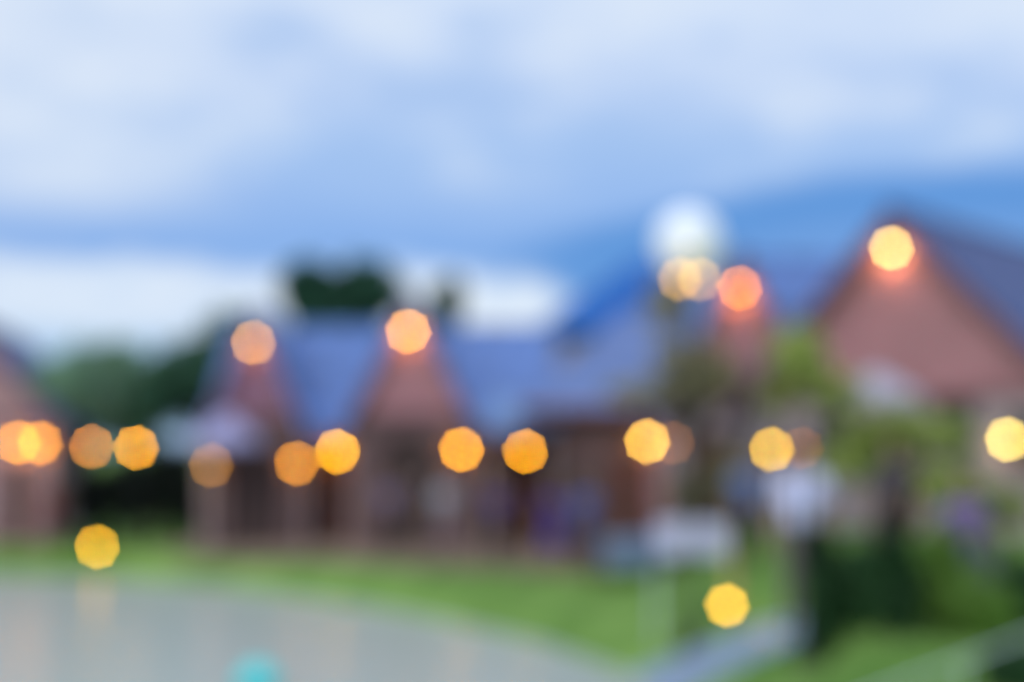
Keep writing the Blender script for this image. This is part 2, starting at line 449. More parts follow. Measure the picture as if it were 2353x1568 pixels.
def gable_front(par, xc, y, hw, zb, ze, zp, mw, mg, holes=(), depth=0.22, split=None, vent=False):
    """gabled front wall: lower part and brick triangle"""
    split = split if split is not None else ze
    lo = MB().panel([(xc-hw, zb), (xc+hw, zb), (xc+hw, ze-0.01), (xc-hw, ze-0.01)], [list(h) for h in holes], y, y+depth)
    lo.build('wall', mw, par)
    hs = []
    vz = ze+(zp-ze)*0.28; vr = min(0.22, hw*0.16)
    if vent: hs = [[(xc+vr*math.cos(2*math.pi*k/12), vz+vr*math.sin(2*math.pi*k/12)) for k in range(12)]]
    gb = MB().panel([(xc-hw, ze+0.001), (xc+hw, ze+0.001), (xc, zp)], hs, y-0.02, y+depth-0.02).build('gable', mg, par)
    if vent:
        v = MB()
        for k in range(4):
            zz = vz-vr*0.75+k*vr*0.5; ww = math.sqrt(max(0.0, vr*vr-(zz-vz)**2))*0.97
            v.box(xc-ww, xc+ww, y+0.03, y+0.07, zz-0.018, zz+0.018)
        v.build('vent_louvre', M_wood, gb)
    MB().box(xc-hw-0.03, xc+hw+0.03, y-0.07, y-0.022, ze-0.1, ze+0.06).build('string_course', M_trim, par)
def gable_roof(par, xc, y0, y1, hw, ze, zp, m, over=0.3, front=0.3, pieces=True):
    """two slopes with the ridge along y, from y0-front to y1"""
    k = (zp-ze)/hw
    for s in (-1, 1):
        mb = slope((xc+s*(hw+over), y0-front, ze-over*k), (xc+s*(hw+over), y1, ze-over*k), (xc, y1, zp), (xc, y0-front, zp))
        r = mb.build('roof_slope', m, par)
        # barge board along the rake
        a, c = Vector((xc+s*(hw+over), y0-front, ze-over*k)), Vector((xc+s*0.001, y0-front, zp))
        bb = MB(); dn = Vector((0, 0, -0.16)); t = Vector((0, -0.035, 0))
        bb.add([a, c, c+dn, a+dn, a+t, c+t, c+dn+t, a+dn+t], [(0,1,2,3),(4,7,6,5),(0,4,5,1),(1,5,6,2),(2,6,7,3),(3,7,4,0)])
        bb.build('barge_board', M_trim, par)
    MB().tube([(xc, y0-front-0.02, zp+0.09), (xc, y1, zp+0.09)], 0.09, 8).build('ridge_cap', m, par)
def side_walls(par, xc, y0, y1, hw, zb, ze, m):
    for s in (-1, 1):
        a, c = (xc+s*hw, xc+s*(hw-0.22)); MB().box(min(a, c), max(a, c), y0+0.221, y1, zb, ze-0.02).build('wall', m, par)
    MB().box(xc-hw+0.221, xc+hw-0.221, y1-0.22, y1-0.001, zb, ze-0.02).build('wall', m, par)
    MB().box(xc-hw+0.221, xc+hw-0.221, y0+0.23, y1-0.23, zb+0.2, zb+0.3).build('floor', M_floor, par)

# --- house A: long house with two gabled porches -------------------------------------------------
YA = 36.0
hA = empty('long_brick_house', (0, YA, 0), 0, 'long blue-roofed brick house with two steep lamp-lit gables across the pond', 'house')
xa0, xa1 = P(500, 900, YA).x, P(1262, 900, YA).x
zeA = P(700, 948, YA-0.6).z; zrA = P(760, 762, YA+2.6).z
XA = lambda px: P(px, 1000, YA).x
ops = [(XA(700), XA(735), 1.0, 2.1, 'window'), (XA(745), XA(838), 0.1, 2.25, 'door'), (XA(1125), XA(1160), 1.0, 2.1, 'window'), (XA(1178), XA(1250), 0.1, 2.25, 'door')]
MB().panel([(xa0, -0.3), (xa1, -0.3), (xa1, zeA-0.02), (xa0, zeA-0.02)], [rect(*o[:4]) for o in ops], 0, 0.22).build('wall', mat('umber_brick', (0.25, 0.11, 0.08), 0.85, 0.25, 1.6, 0.5, brick=(0.23, 0.075)), hA)
for o in ops: opening(hA, *o[:4], 0, o[4])
for x in (xa0, xa1-0.22): MB().box(x, x+0.22, 0.221, 5.2, -0.3, zeA-0.02).build('wall', M_brickd, hA)
MB().box(xa0+0.221, xa1-0.221, 4.98, 5.199, -0.3, zeA-0.02).build('wall', M_brickd, hA)
kA = (zrA-zeA)/2.6
slope((xa0-0.2, -0.75, zeA-0.75*kA+0.05), (xa1+0.25, -0.75, zeA-0.75*kA+0.05), (xa1+0.25, 2.6, zrA), (xa0-0.2, 2.6, zrA)).build('roof_slope', M_roof, hA)
slope((xa1+0.25, 5.95, zeA-0.75*kA), (xa0-0.2, 5.95, zeA-0.75*kA), (xa0-0.2, 2.6, zrA), (xa1+0.25, 2.6, zrA)).build('roof_slope', M_roof, hA)
MB().tube([(xa0-0.2, 2.6, zrA+0.09), (xa1+0.25, 2.6, zrA+0.09)], 0.09, 8).build('ridge_cap', M_roof, hA)
for x, in ((xa0,), (xa1-0.22,)):
    g = MB(); g.add([(x, 0.03, zeA-0.01), (x, 5.17, zeA-0.01), (x, 2.6, zrA-0.03), (x+0.22, 0.03, zeA-0.01), (x+0.22, 5.17, zeA-0.01), (x+0.22, 2.6, zrA-0.03)], [(0,1,2),(3,5,4),(0,3,4,1),(1,4,5,2),(2,5,3,0)])
    g.build('gable', M_brickd, hA)
MB().box(xa0-0.2, xa1+0.25, -0.80, -0.752, zeA-0.75*kA-0.1, zeA-0.75*kA+0.1).build('gutter', M_trim, hA)
YG = 34.4
M_recess = mat('recess_shade', (0.065, 0.042, 0.038), 0.7, 0.3, 5.0, 0.3)  # dark tone standing for the shade inside the porch openings
def xc_(h_): return (min(q[0] for q in h_)+max(q[0] for q in h_))/2
def porch(pc, ptop, hwpx, zed, mg, mw, kind):
    xc = P(pc, 1000, YG).x; hw = hwpx/FPX*YG; y = YG-YA
    zp = P(pc, ptop, YG).z; ze = P(pc, zed, YG).z
    holes = [arch(xc-hw*0.50, xc+hw*0.50, 0.08, 2.75)] if kind == 'arch' else [rect(xc-hw*0.62, xc-hw*0.08, 0.08, 2.35), rect(xc+hw*0.08, xc+hw*0.62, 0.08, 2.35)]
    gable_front(hA, xc, y, hw, -0.3, ze, zp, mw, mg, holes)
    gable_roof(hA, xc, y, y+3.6, hw, ze, zp, M_roof, over=0.22, front=0.28)
    for s in (-1, 1):
        a, c = xc+s*hw, xc+s*(hw-0.2); MB().box(min(a, c), max(a, c), y+0.222, -0.002, -0.3, ze-0.02).build('wall', mw, hA)
    MB().box(xc-hw+0.203, xc+hw-0.203, y+0.223, -0.003, -0.05, 0.10).build('porch_floor', M_floor, hA)
    for h_ in holes:
        xs_ = [q[0] for q in h_]; zt_ = max(q[1] for q in h_)
        MB().panel([(q[0]+(0.03 if q[0] < xc_(h_) else -0.03), q[1] if q[1] > 0.2 else 0.102) for q in h_], [], y+0.26, y+0.30).build('door', M_recess, hA)  # panel added to close the opening, its dark colour paints the recess shade
    return xc, hw, zp, ze
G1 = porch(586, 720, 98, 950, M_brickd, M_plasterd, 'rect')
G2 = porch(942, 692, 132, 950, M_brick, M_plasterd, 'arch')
M_col = mat('column_render', (0.36, 0.28, 0.28), 0.85, 0.15, 3.0, 0.2)
for px in (478, 702, 812, 838, 1082, 1120):
    xq = P(px, 1000, 34.9).x; cl = MB()
    cl.box(xq-0.13, xq+0.13, -1.26, -1.0, -0.2, 0.3); cl.box(xq-0.09, xq+0.09, -1.22, -1.04, 0.301, zeA-0.75*kA-0.14); cl.box(xq-0.12, xq+0.12, -1.25, -1.01, zeA-0.75*kA-0.139, zeA-0.75*kA-0.02)
    cl.build('column', M_col, hA)
# --- lean-to porch roof between A and B
lt = empty('porch_canopy', (P(1205, 1000, 33.6).x, 33.6, 0), 0, 'small pale blue canopy on two dark posts between the two brick houses', 'canopy')
slope((-0.85, -0.7, P(1205, 985, 33).z), (0.85, -0.7, P(1205, 985, 33).z), (0.85, 0.9, P(1205, 915, 34.5).z), (-0.85, 0.9, P(1205, 915, 34.5).z), 0.25).build('roof_slope', mat('canopy_blue', (0.16, 0.27, 0.50), 0.4, 0.1, 2), lt)
for s in (-0.75, 0.75): MB().box(s-0.06, s+0.06, -0.62, -0.50, -0.1, P(1205, 985, 33).z).build('post', M_wood, lt)

# --- house B: hipped roof --------------------------------------------------------------------------
YB = 33.2
hB = empty('hipped_brick_house', (0, YB, 0), 0, 'brick house with broad pale slate hipped roof, behind the leafy tree', 'house')
XB = lambda px: P(px, 1000, YB).x
xb0, xb1 = XB(1285), XB(1640); zeB = P(1400, 925, YB-0.4).z; zrB = P(1480, 726, YB+2.6).z
ops = [(XB(1405), XB(1475), 0.12, 2.3, 'door'), (XB(1510), XB(1560), 1.0, 2.2, 'window'), (XB(1320), XB(1360), 1.0, 2.1, 'window')]
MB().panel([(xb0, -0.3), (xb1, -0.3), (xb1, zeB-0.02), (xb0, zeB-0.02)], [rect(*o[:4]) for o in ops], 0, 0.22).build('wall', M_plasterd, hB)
for o in ops: opening(hB, *o[:4], 0, o[4])
for x in (xb0, xb1-0.22): MB().box(x, x+0.22, 0.221, 5.2, -0.3, zeB-0.02).build('wall', M_brick, hB)
MB().box(xb0+0.221, xb1-0.221, 4.98, 5.199, -0.3, zeB-0.02).build('wall', M_brick, hB)
e = 0.55; a0, a1, c0, c1 = xb0-e-0.35, xb1+e, -e, 5.2+e
rx0, rx1 = P(1440, 700, YB+2.6).x, P(1600, 700, YB+2.6).x; zE = zeB-0.15
for q in (((a0,c0,zE),(a1,c0,zE),(rx1,2.6,zrB),(rx0,2.6,zrB)), ((a1,c1,zE),(a0,c1,zE),(rx0,2.6,zrB),(rx1,2.6,zrB)), ((a0,c1,zE),(a0,c0,zE),(rx0,2.6,zrB),(rx0,2.6,zrB)), ((a1,c0,zE),(a1,c1,zE),(rx1,2.6,zrB),(rx1,2.6,zrB))):
    slope(*q).build('roof_slope', M_roof2, hB)
for p, q in (((a0,c0,zE),(rx0,2.6,zrB)), ((a1,c0,zE),(rx1,2.6,zrB)), ((rx0,2.6,zrB),(rx1,2.6,zrB))):
    MB().tube([Vector(p)+Vector((0,0,0.09)), Vector(q)+Vector((0,0,0.09))], 0.085, 8).build('ridge_cap', M_roof2, hB)
MB().box(a0, a1, c0-0.05, c0-0.002, zE-0.1, zE+0.08).build('gutter', M_trim, hB)

# --- house C: gabled house with a cross roof -------------------------------------------------------
YC = 30.0
hC = empty('small_gabled_house', (0, YC, 0), 0, 'steep narrow brick gable with blue side roof, left of the big gabled house', 'house')
XC = lambda px: P(px, 1000, YC).x
xc = XC(1705); hwC = 178/FPX*YC; zpC = P(1705, 590, YC).z; zeC = P(1705, 925, YC).z
gable_front(hC, xc, 0, hwC, -0.1, zeC, zpC, M_plaster, M_brick, [rect(xc-1.2, xc-0.3, 0.75, 2.75), rect(xc+0.35, xc+1.15, 1.5, 2.65)])
opening(hC, xc-1.2, xc-0.3, 0.75, 2.75, 0, 'door'); opening(hC, xc+0.35, xc+1.15, 1.5, 2.65, 0, 'window')
gable_roof(hC, xc, 0, 5.0, hwC, zeC, zpC, M_roof, over=0.2, front=0.3)
side_walls(hC, xc, 0, 5.0, hwC, -0.1, zeC, M_brick)
x0, x1 = xc+hwC-0.3, XC(2010); zr = P(1850, 605, YC+3.6).z; ze_ = zeC-0.1
MB().box(x0, x1, 1.2, 1.42, -0.1, ze_).build('wall', M_plaster, hC)
MB().box(x1-0.22, x1, 1.421, 6.0, -0.1, ze_).build('wall', M_plaster, hC)
slope((x0-1.2, 0.7, ze_-0.3), (x1+0.2, 0.7, ze_-0.3), (x1+0.2, 3.6, zr), (x0-1.2, 3.6, zr)).build('roof_slope', M_roof, hC)
slope((x1+0.2, 6.5, ze_-0.3), (x0-1.2, 6.5, ze_-0.3), (x0-1.2, 3.6, zr), (x1+0.2, 3.6, zr)).build('roof_slope', M_roof, hC)
MB().tube([(x0-1.2, 3.6, zr+0.09), (x1+0.2, 3.6, zr+0.09)], 0.09, 8).build('ridge_cap', M_roof, hC)

# --- house D: the large gabled house, turned to the left -----------------------------------------
TH = R(40)
pD = P(2064, 494, 27.0)
hD = empty('large_gabled_house', (pD.x, pD.y, 0), -TH, 'large steep red-brick gable with dark blue slate roof at the right edge', 'house')
hwD = 3.35; zpD = pD.z; zeD = 3.42
wd = [(-1.9, -0.6, 2.0, 3.0, 'window'), (0.55, 1.45, 2.3, 3.34, 'window'), (-0.45, 0.35, 0.75, 2.95, 'door'), (2.0, 2.9, 2.0, 3.0, 'window')]
zeDw = zpD-(zpD-3.0)*1.0
gable_front(hD, 0, 0, hwD, 0.2, 3.42, zpD-0.02, M_plaster, M_brick, [rect(*o[:4]) for o in wd])
for o in wd: opening(hD, *o[:4], 0, o[4])
gable_roof(hD, 0, 0, 9.5, hwD, 3.42, zpD, M_roofd, over=0.4, front=0.4)
side_walls(hD, 0, 0, 9.5, hwD, 0.2, 3.42, M_plaster)

# --- house E: at the left edge ---------------------------------------------------------------------
TE = R(-11)
pE = P(-62, 738, 35.2)
hE = empty('gabled_house', (pE.x, pE.y, 0), -TE, 'gabled house cut by the left edge, twin lamps on its pale wall', 'house')
hwE = 1.95
wd = [(0.85, 1.45, 0.1, 2.1, 'door'), (-0.9, 0.1, 1.0, 2.1, 'window')]
gable_front(hE, 0, 0, hwE, -0.3, 3.1, pE.z, mat('rose_plaster', (0.34, 0.22, 0.23), 0.9, 0.15, 1.2, 0.2), mat('rose_brick', (0.42, 0.25, 0.25), 0.9, 0.15, 1.2, 0.3), [rect(*o[:4]) for o in wd])
for o in wd: opening(hE, *o[:4], 0, o[4])
gable_roof(hE, 0, 0, 11, hwE, 3.1, pE.z, M_roofd, over=0.3, front=0.3)
side_walls(hE, 0, 0, 11, hwE, -0.3, 3.1, M_plaster)

# --- blue metal roof far behind --------------------------------------------------------------------
YF = 56.0
hF = empty('blue_roofed_building', (P(1480, 700, YF).x, YF, 0), 0, 'far building with vivid blue metal hipped roof above the slate roofs', 'building')
X0, X1 = P(1225, 700, YF).x-hF.location.x, P(1700, 700, YF).x-hF.location.x
zeF = P(1300, 765, YF).z; zrF = P(1480, 604, YF+4).z
MB().box(X0+0.6, X1-0.6, 0.6, 7.4, -0.3, zeF-0.05).build('wall', M_plaster, hF)
r0, r1 = P(1462, 700, YF+4).x-hF.location.x, P(1640, 700, YF+4).x-hF.location.x
for q in (((X0,0,zeF),(X1,0,zeF),(r1,4,zrF),(r0,4,zrF)), ((X1,8,zeF),(X0,8,zeF),(r0,4,zrF),(r1,4,zrF)), ((X0,8,zeF),(X0,0,zeF),(r0,4,zrF),(r0,4,zrF)), ((X1,0,zeF),(X1,8,zeF),(r1,4,zrF),(r1,4,zrF))):
    slope(*q, course=0.6).build('roof_slope', M_blue, hF)

# ------------------------------------------------------------------ trees and shrubs
def leaves(blobs, n, size, seed, shell=0.55):
    r = np.random.default_rng(seed)
    vol = np.array([b[3]*b[4]*b[5] for b in blobs]); cnt = np.maximum(20, (n*vol/vol.sum()).astype(int))
    Ps = []; Ns = []
    for bl, k in zip(blobs, cnt):
        d = r.normal(size=(k, 3)); d /= np.linalg.norm(d, axis=1)[:, None]
        rad = (shell+(1-shell)*r.random(k))*(1+0.16*r.normal(size=k))
        Ps.append(np.array(bl[:3])+d*rad[:, None]*np.array(bl[3:6])); Ns.append(d)
    p = np.concatenate(Ps); k = len(p)
    nn = 0.6*np.concatenate(Ns)+np.array([0, 0, 0.55])+0.45*r.normal(size=(k, 3)); nn /= np.linalg.norm(nn, axis=1)[:, None]
    a = np.cross(nn, r.normal(size=(k, 3))); a /= np.linalg.norm(a, axis=1)[:, None]
    c = np.cross(nn, a); c /= np.linalg.norm(c, axis=1)[:, None]
    s = size*(0.6+0.8*r.random(k))[:, None]
    V = np.stack([p-a*s, p-c*s*0.5, p+a*s, p+c*s*0.5], 1).reshape(-1, 3)
    return V, k
def leaf_obj(name, blobs, n, size, seed, m, parent, shell=0.55):
    V, k = leaves(blobs, n, size, seed, shell)
    me = bpy.data.meshes.new(name); me.vertices.add(4*k); me.vertices.foreach_set('co', V.ravel())
    me.loops.add(4*k); me.loops.foreach_set('vertex_index', np.arange(4*k)); me.polygons.add(k)
    me.polygons.foreach_set('loop_start', np.arange(0, 4*k, 4)); me.update(calc_edges=True)
    me.materials.append(m); o = bpy.data.objects.new(name, me); C.objects.link(o); o.parent = parent
    return o
def tree(name, label, x, y, blobs_px, n, size, m, seed, group=None, trunk_r=0.12, cat='tree', shell=0.5, sub=5):
    """blobs_px: (px, py, dY, rx_px, ry_px) crown lobes seen at depth y"""
    z0 = g1(x, y)
    root = empty(name, (x, y, z0), 0, label, cat, group)
    r = random.Random(seed); bl = []
    for px, py, dy, rx, ry in blobs_px:
        c = P(px, py, y+dy)-Vector((x, y, z0)); a, d = rx/FPX*y, ry/FPX*y
        bl.append((c.x, c.y, c.z, a*0.8, a*0.75, d*0.8))
        for _ in range(sub):
            q = r.uniform(0, 6.28); v = r.uniform(-0.8, 0.9)
            bl.append((c.x+a*0.75*math.cos(q)*(1-0.4*abs(v)), c.y+a*0.6*math.sin(q), c.z+d*0.7*v, a*r.uniform(0.25, 0.45), a*r.uniform(0.25, 0.45), d*r.uniform(0.22, 0.4)))
    leaf_obj('crown', bl, n, size, seed, m, root, shell)
    topc = max(b[2] for b in bl); first = bl[0]
    tb = MB()
    tb.tube([(0, 0, -0.1), (0.03, 0.02, first[2]*0.35), (first[0]*0.4, first[1]*0.4, first[2]*0.7), (first[0], first[1], first[2])], [trunk_r*1.2, trunk_r, trunk_r*0.8, trunk_r*0.35], 8)
    tk = tb.build('trunk', M_bark, root, True)
    for b in bl[1:]:
        if r.random() < 0.5:
            MB().tube([(first[0]*0.4, first[1]*0.4, first[2]*0.62), ((first[0]*0.4+b[0])/2, (first[1]*0.4+b[1])/2, (first[2]*0.6+b[2])/2+0.1), b[:3]], [trunk_r*0.5, trunk_r*0.3, trunk_r*0.12], 6).build('limb', M_bark, tk, True)
    return root
L_mid = mat('leaf_mid', (0.16, 0.28, 0.12), 0.6, 0.4, 1.2, trans=0.45)
L_pale = mat('leaf_sage', (0.26, 0.42, 0.27), 0.6, 0.3, 1.2, trans=0.5)
L_dark = mat('leaf_dark', (0.026, 0.10, 0.055), 0.6, 0.4, 1.2, trans=0.3)
L_deep = mat('leaf_deep', (0.055, 0.155, 0.085), 0.6, 0.4, 1.2, trans=0.35)
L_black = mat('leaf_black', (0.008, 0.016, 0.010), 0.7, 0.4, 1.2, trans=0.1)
L_olive = mat('leaf_olive', (0.37, 0.34, 0.20), 0.6, 0.35, 1.2, trans=0.45)
L_lime = mat('leaf_lime', (0.39, 0.46, 0.13), 0.6, 0.3, 1.2, trans=0.5)
L_bush = mat('leaf_bush', (0.020, 0.075, 0.020), 0.6, 0.5, 1.5, trans=0.3)
L_bush3 = mat('leaf_bush_mid', (0.045, 0.135, 0.045), 0.6, 0.5, 1.5, trans=0.3)
L_bush2 = mat('leaf_bush_light', (0.15, 0.29, 0.045), 0.6, 0.4, 1.5, trans=0.4)
def X(px, Y): return P(px, 1000, Y).x
GT = 'trees behind the houses'
tree('broadleaf_tree', 'sage green bushy tree rising beside the left edge house', X(205, 43), 43, [(205, 870, 0, 125, 100), (280, 940, 0.5, 105, 95), (125, 925, 0, 105, 95)], 7000, 0.16, L_pale, 11, GT)
tree('broadleaf_tree', 'dark green tree left of the leftmost brick gable', X(450, 42), 42, [(450, 855, 0, 110, 100), (540, 790, 1, 95, 100), (380, 905, 0, 90, 90)], 6500, 0.16, L_deep, 12, GT)
tree('broadleaf_tree', 'mid green low tree between the sage tree and dark tree', X(345, 46), 46, [(345, 895, 0, 100, 90), (300, 950, 0, 90, 90)], 4600, 0.16, L_mid, 13, GT)
tree('evergreen_tree', 'broad dark evergreen crown above the roof between two gables', X(780, 50), 50, [(715, 672, 0, 82, 95), (838, 672, 0, 92, 95), (775, 765, 0, 120, 95)], 14000, 0.20, L_dark, 14, GT, trunk_r=0.2)
tree('evergreen_tree', 'small dark treetop just right of the lit second gable', X(1015, 52), 52, [(1022, 700, 0, 48, 70), (1015, 790, 0, 60, 70)], 3200, 0.18, L_dark, 15, GT, trunk_r=0.15)
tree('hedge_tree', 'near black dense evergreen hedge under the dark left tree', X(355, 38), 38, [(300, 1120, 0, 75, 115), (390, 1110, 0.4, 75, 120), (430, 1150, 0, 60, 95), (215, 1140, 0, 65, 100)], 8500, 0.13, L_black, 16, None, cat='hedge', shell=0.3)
tree('olive_tree', 'loose olive green tree in front of the steep narrow gable', X(1600, 27), 27, [(1590, 850, 0, 100, 100), (1525, 700, 0, 60, 85), (1660, 860, 0.5, 70, 80), (1470, 905, 0, 95, 42)], 1500, 0.12, L_olive, 17, 'loose trees in front of the houses', trunk_r=0.09)
tree('olive_tree', 'airy lime green tree before the large right gable', X(2010, 21), 21, [(1848, 810, 0, 70, 85), (1930, 900, 0, 75, 60), (2040, 985, 0, 130, 60), (2160, 1005, 0.3, 95, 65), (1970, 1060, 0, 110, 60), (2200, 1100, 0, 65, 50)], 1700, 0.10, L_lime, 18, 'loose trees in front of the houses', trunk_r=0.07)
tree('olive_tree', 'dull green small tree with thin crown behind the white tables', X(1600, 26.6), 28.0, [(1590, 1130, 0, 70, 65), (1680, 1080, 0, 55, 60)], 1300, 0.10, L_olive, 19, 'loose trees in front of the houses', trunk_r=0.05)

tree('olive_tree', 'yellow-green loose tree partly cut by the right edge', X(2290, 19), 19, [(2250, 1150, 0, 75, 50), (2340, 1165, 0.2, 60, 45), (2180, 1120, 0, 70, 55), (2120, 1110, 0.3, 70, 50)], 1200, 0.09, L_lime, 20, 'loose trees in front of the houses', trunk_r=0.05)
tree('olive_tree', 'tall thin yellowish tree between the narrow and large gables', X(1800, 24.5), 24.5, [(1822, 800, 0, 70, 85), (1790, 900, 0.3, 60, 55), (1880, 880, 0, 70, 65)], 620, 0.10, L_lime, 21, 'loose trees in front of the houses', trunk_r=0.06)
tree('broadleaf_tree', 'light green bushy tree in front of the left edge house roof', X(150, 34.2), 34.2, [(150, 880, 0, 70, 60), (200, 925, 0.3, 62, 50), (110, 870, 0, 50, 45)], 2200, 0.12, L_pale, 22, 'loose trees in front of the houses', trunk_r=0.06)
def shrub(label, px, Y, top, base, rxpx, m, seed, n=2600, name='round_shrub'):
    x = X(px, Y); z0 = g1(x, Y); root = empty(name, (x, Y, z0), 0, label, 'shrub', 'dark shrubs beside the footpath')
    zt = P(px, top, Y).z-z0; rr = rxpx/FPX*Y
    r = random.Random(seed); bl = [(0, 0, zt*0.5, rr, rr, zt*0.5)]
    for k in range(9):
        q = r.uniform(0, 6.28); v = r.uniform(0.15, 0.85)
        bl.append((rr*0.6*math.cos(q), rr*0.6*math.sin(q), zt*v, rr*0.4, rr*0.4, zt*0.16))
    leaf_obj('foliage', bl, n, 0.05, seed, m, root, 0.45)
    for k in range(5):
        q = r.uniform(0, 6.28)
        MB().tube([(0.03*math.cos(q), 0.03*math.sin(q), -0.05), (rr*0.4*math.cos(q), rr*0.4*math.sin(q), zt*0.6)], [0.018, 0.006], 5).build('stem', M_bark, root)
shrub('narrow dark green shrub nearest the white-shirted person', 1888, 12.4, 1195, 1500, 45, L_bush, 31)
shrub('dark shrub second in the row from the footpath end', 1975, 12.6, 1245, 1500, 52, L_bush3, 32)
shrub('blackish green shrub in the middle of the shrub row', 2055, 12.0, 1225, 1515, 48, L_bush, 33)
shrub('lighter green leafy shrub right of the blackish shrub', 2150, 12.4, 1205, 1500, 66, L_bush2, 34, 2400)
shrub('wide light green shrub below the seated purple-clad person', 2240, 12.0, 1330, 1510, 85, L_bush2, 35, 3000)
shrub('dark shrub cut by the right edge of the picture', 2345, 12.6, 1290, 1490, 75, L_bush, 36, 3000)
shrub('low dark shrub in the bottom right corner', 2340, 9.6, 1480, 1640, 95, L_bush, 37, 2600)

# ------------------------------------------------------------------ lamps
OCT = 2*math.sqrt(2)*53.5**2      # area in px of the octagonal blur disc
def lamp_mat(add, r, Y, name):
    rp = r/Y*FPX; frac = math.pi*rp*rp/OCT
    mx = max(add); return glow(name, tuple(a/mx for a in add), mx/frac)
def globe_mesh(r): 
    return MB().lathe([(r*math.sin(math.pi*k/10)+1e-4, -r*math.cos(math.pi*k/10)) for k in range(11)], 16)
def add_of(rgb, bgc):
    a, c = lin(*rgb), lin(*bgc); return tuple(max(0.004, p-q) for p, q in zip(a, c))
def wall_lamp(label, px, py, pos_plane, nrm, rgb, bgc, r=0.054, group='wall lamps on the houses', off=0.19, watts=1.5):
    n = Vector(nrm).normalized()
    p = on_plane(px, py, Vector(pos_plane)+n*off, n)
    root = empty('wall_lamp', p-n*off, math.atan2(n.y, n.x)+math.pi/2, label, 'lamp', group)
    # local: -y points away from the wall
    MB().lathe([(0.0001, 0), (0.06, 0), (0.06, 0.02), (0.0001, 0.02)], 12).build('back_plate', M_iron, root).rotation_euler = (math.pi/2, 0, 0)
    MB().tube([(0, 0, 0), (0, -off*0.6, 0.19), (0, -off, 0.19), (0, -off, r+0.025)], 0.012, 6).build('arm', M_iron, root)
    MB().lathe([(0.0001, r+0.05), (0.025, r+0.045), (0.07, r+0.005), (0.06, r+0.005), (0.0001, r+0.02)], 12, (0, -off, 0)).build('cap', M_iron, root)
    g = globe_mesh(r).build('globe', lamp_mat(add_of(rgb, bgc), r, p.y, 'lamp_glow'), root, True, (0, -off, 0))
    ld = bpy.data.lights.new('spill_light', 'POINT'); ld.energy = watts; ld.color = (1.0, 0.42, 0.16); ld.shadow_soft_size = 0.03  # extra point light added below the globe to spread its glow on the wall
    lo = bpy.data.objects.new('spill_light', ld); C.objects.link(lo); lo.parent = root; lo.location = (0, -off-0.10, -r-0.20)
    return root
def post_lamp(label, px, py, Y, rgb, bgc, r=0.054, group='post lamps along the pond'):
    p = P(px, py, Y); z0 = g1(p.x, p.y); h = p.z-z0
    root = empty('post_lamp', (p.x, p.y, z0), 0, label, 'lamp', group)
    MB().lathe([(0.0001, -0.05), (0.11, -0.05), (0.11, 0.06), (0.06, 0.12), (0.035, 0.3), (0.0001, 0.3)], 12).build('base', M_iron, root)
    MB().tube([(0, 0, 0.28), (0, 0, h-r-0.03)], [0.035, 0.025], 8).build('post', M_iron, root)
    MB().lathe([(0.0001, h-r-0.05), (0.05, h-r-0.04), (0.055, h-r+0.012), (0.0001, h-r+0.006)], 12).build('collar', M_iron, root)
    MB().lathe([(0.06, h+r-0.012), (0.02, h+r+0.03), (0.0001, h+r+0.06)], 12).build('cap', M_iron, root)
    globe_mesh(r).build('globe', lamp_mat(add_of(rgb, bgc), r, p.y, 'lamp_glow'), root, True, (0, 0, h))
    return root
def garden_lamp(label, px, py, Y, rgb, bgc, r=0.06):
    p = hit(px, py, Y); z0 = g1(p.x, p.y); h = p.z-z0      # Y here: height of the lamp above the lawn
    root = empty('garden_lamp', (p.x, p.y, z0), 0, label, 'lamp', 'low garden lamps on the lawn')
    MB().tube([(0, 0, -0.1), (0, 0, h-r*0.8)], 0.022, 8).build('stake', M_iron, root)
    MB().lathe([(0.0001, h-r-0.03), (0.045, h-r-0.02), (0.05, h-r+0.015), (0.0001, h-r+0.008)], 12).build('collar', M_iron, root)
    globe_mesh(r).build('globe', lamp_mat(add_of(rgb, bgc), r, p.y, 'lamp_glow'), root, True, (0, 0, h))
    return root
FN = (0, -1, 0)
nE = (-math.sin(TE), -math.cos(TE), 0); nD = (-math.sin(TH), -math.cos(TH), 0)
wall_lamp('left one of twin peach lamps on the left edge house', 42, 1018, hE.location, nE, (236, 168, 112), (128, 112, 112))
wall_lamp('right one of twin peach lamps on the left edge house', 92, 1018, hE.location, nE, (236, 165, 104), (118, 105, 104))
post_lamp('dim brown-orange post lamp left of the bright amber one', 210, 1027, 34.6, (198, 138, 68), (60, 80, 60))
post_lamp('bright amber post lamp before the dark hedge', 313, 1029, 34.2, (247, 172, 36), (45, 65, 55))
wall_lamp('faintest brown lamp at the foot of the leftmost gable', 485, 1070, (0, YG, 0), FN, (132, 96, 58), (50, 55, 60))
wall_lamp('dull orange lamp touching the bright yellow lamp left of the arch', 682, 1065, (0, YG, 0), FN, (216, 146, 84), (95, 80, 85))
wall_lamp('deep yellow lamp beside the reddish door of the long house', 775, 1038, (0, YA, 0), FN, (255, 183, 32), (80, 60, 60))
wall_lamp('orange lamp on the right pier of the arched gable', 1060, 1033, (0, YG, 0), FN, (255, 176, 80), (90, 75, 78))
post_lamp('orange lamp standing just under the pale blue canopy front', 1207, 1038, 32.4, (255, 172, 52), (65, 48, 50))
wall_lamp('pale orange lamp by the dark door of the hipped house', 1487, 1015, (0, YB, 0), FN, (255, 202, 112), (90, 85, 90))
post_lamp('very faint post lamp right beside the pale orange lamp', 1545, 1018, 25.8, (146, 122, 100), (112, 110, 108))
post_lamp('yellow post lamp left of the white-shirted person', 1773, 1033, 25.0, (255, 204, 104), (120, 110, 110))
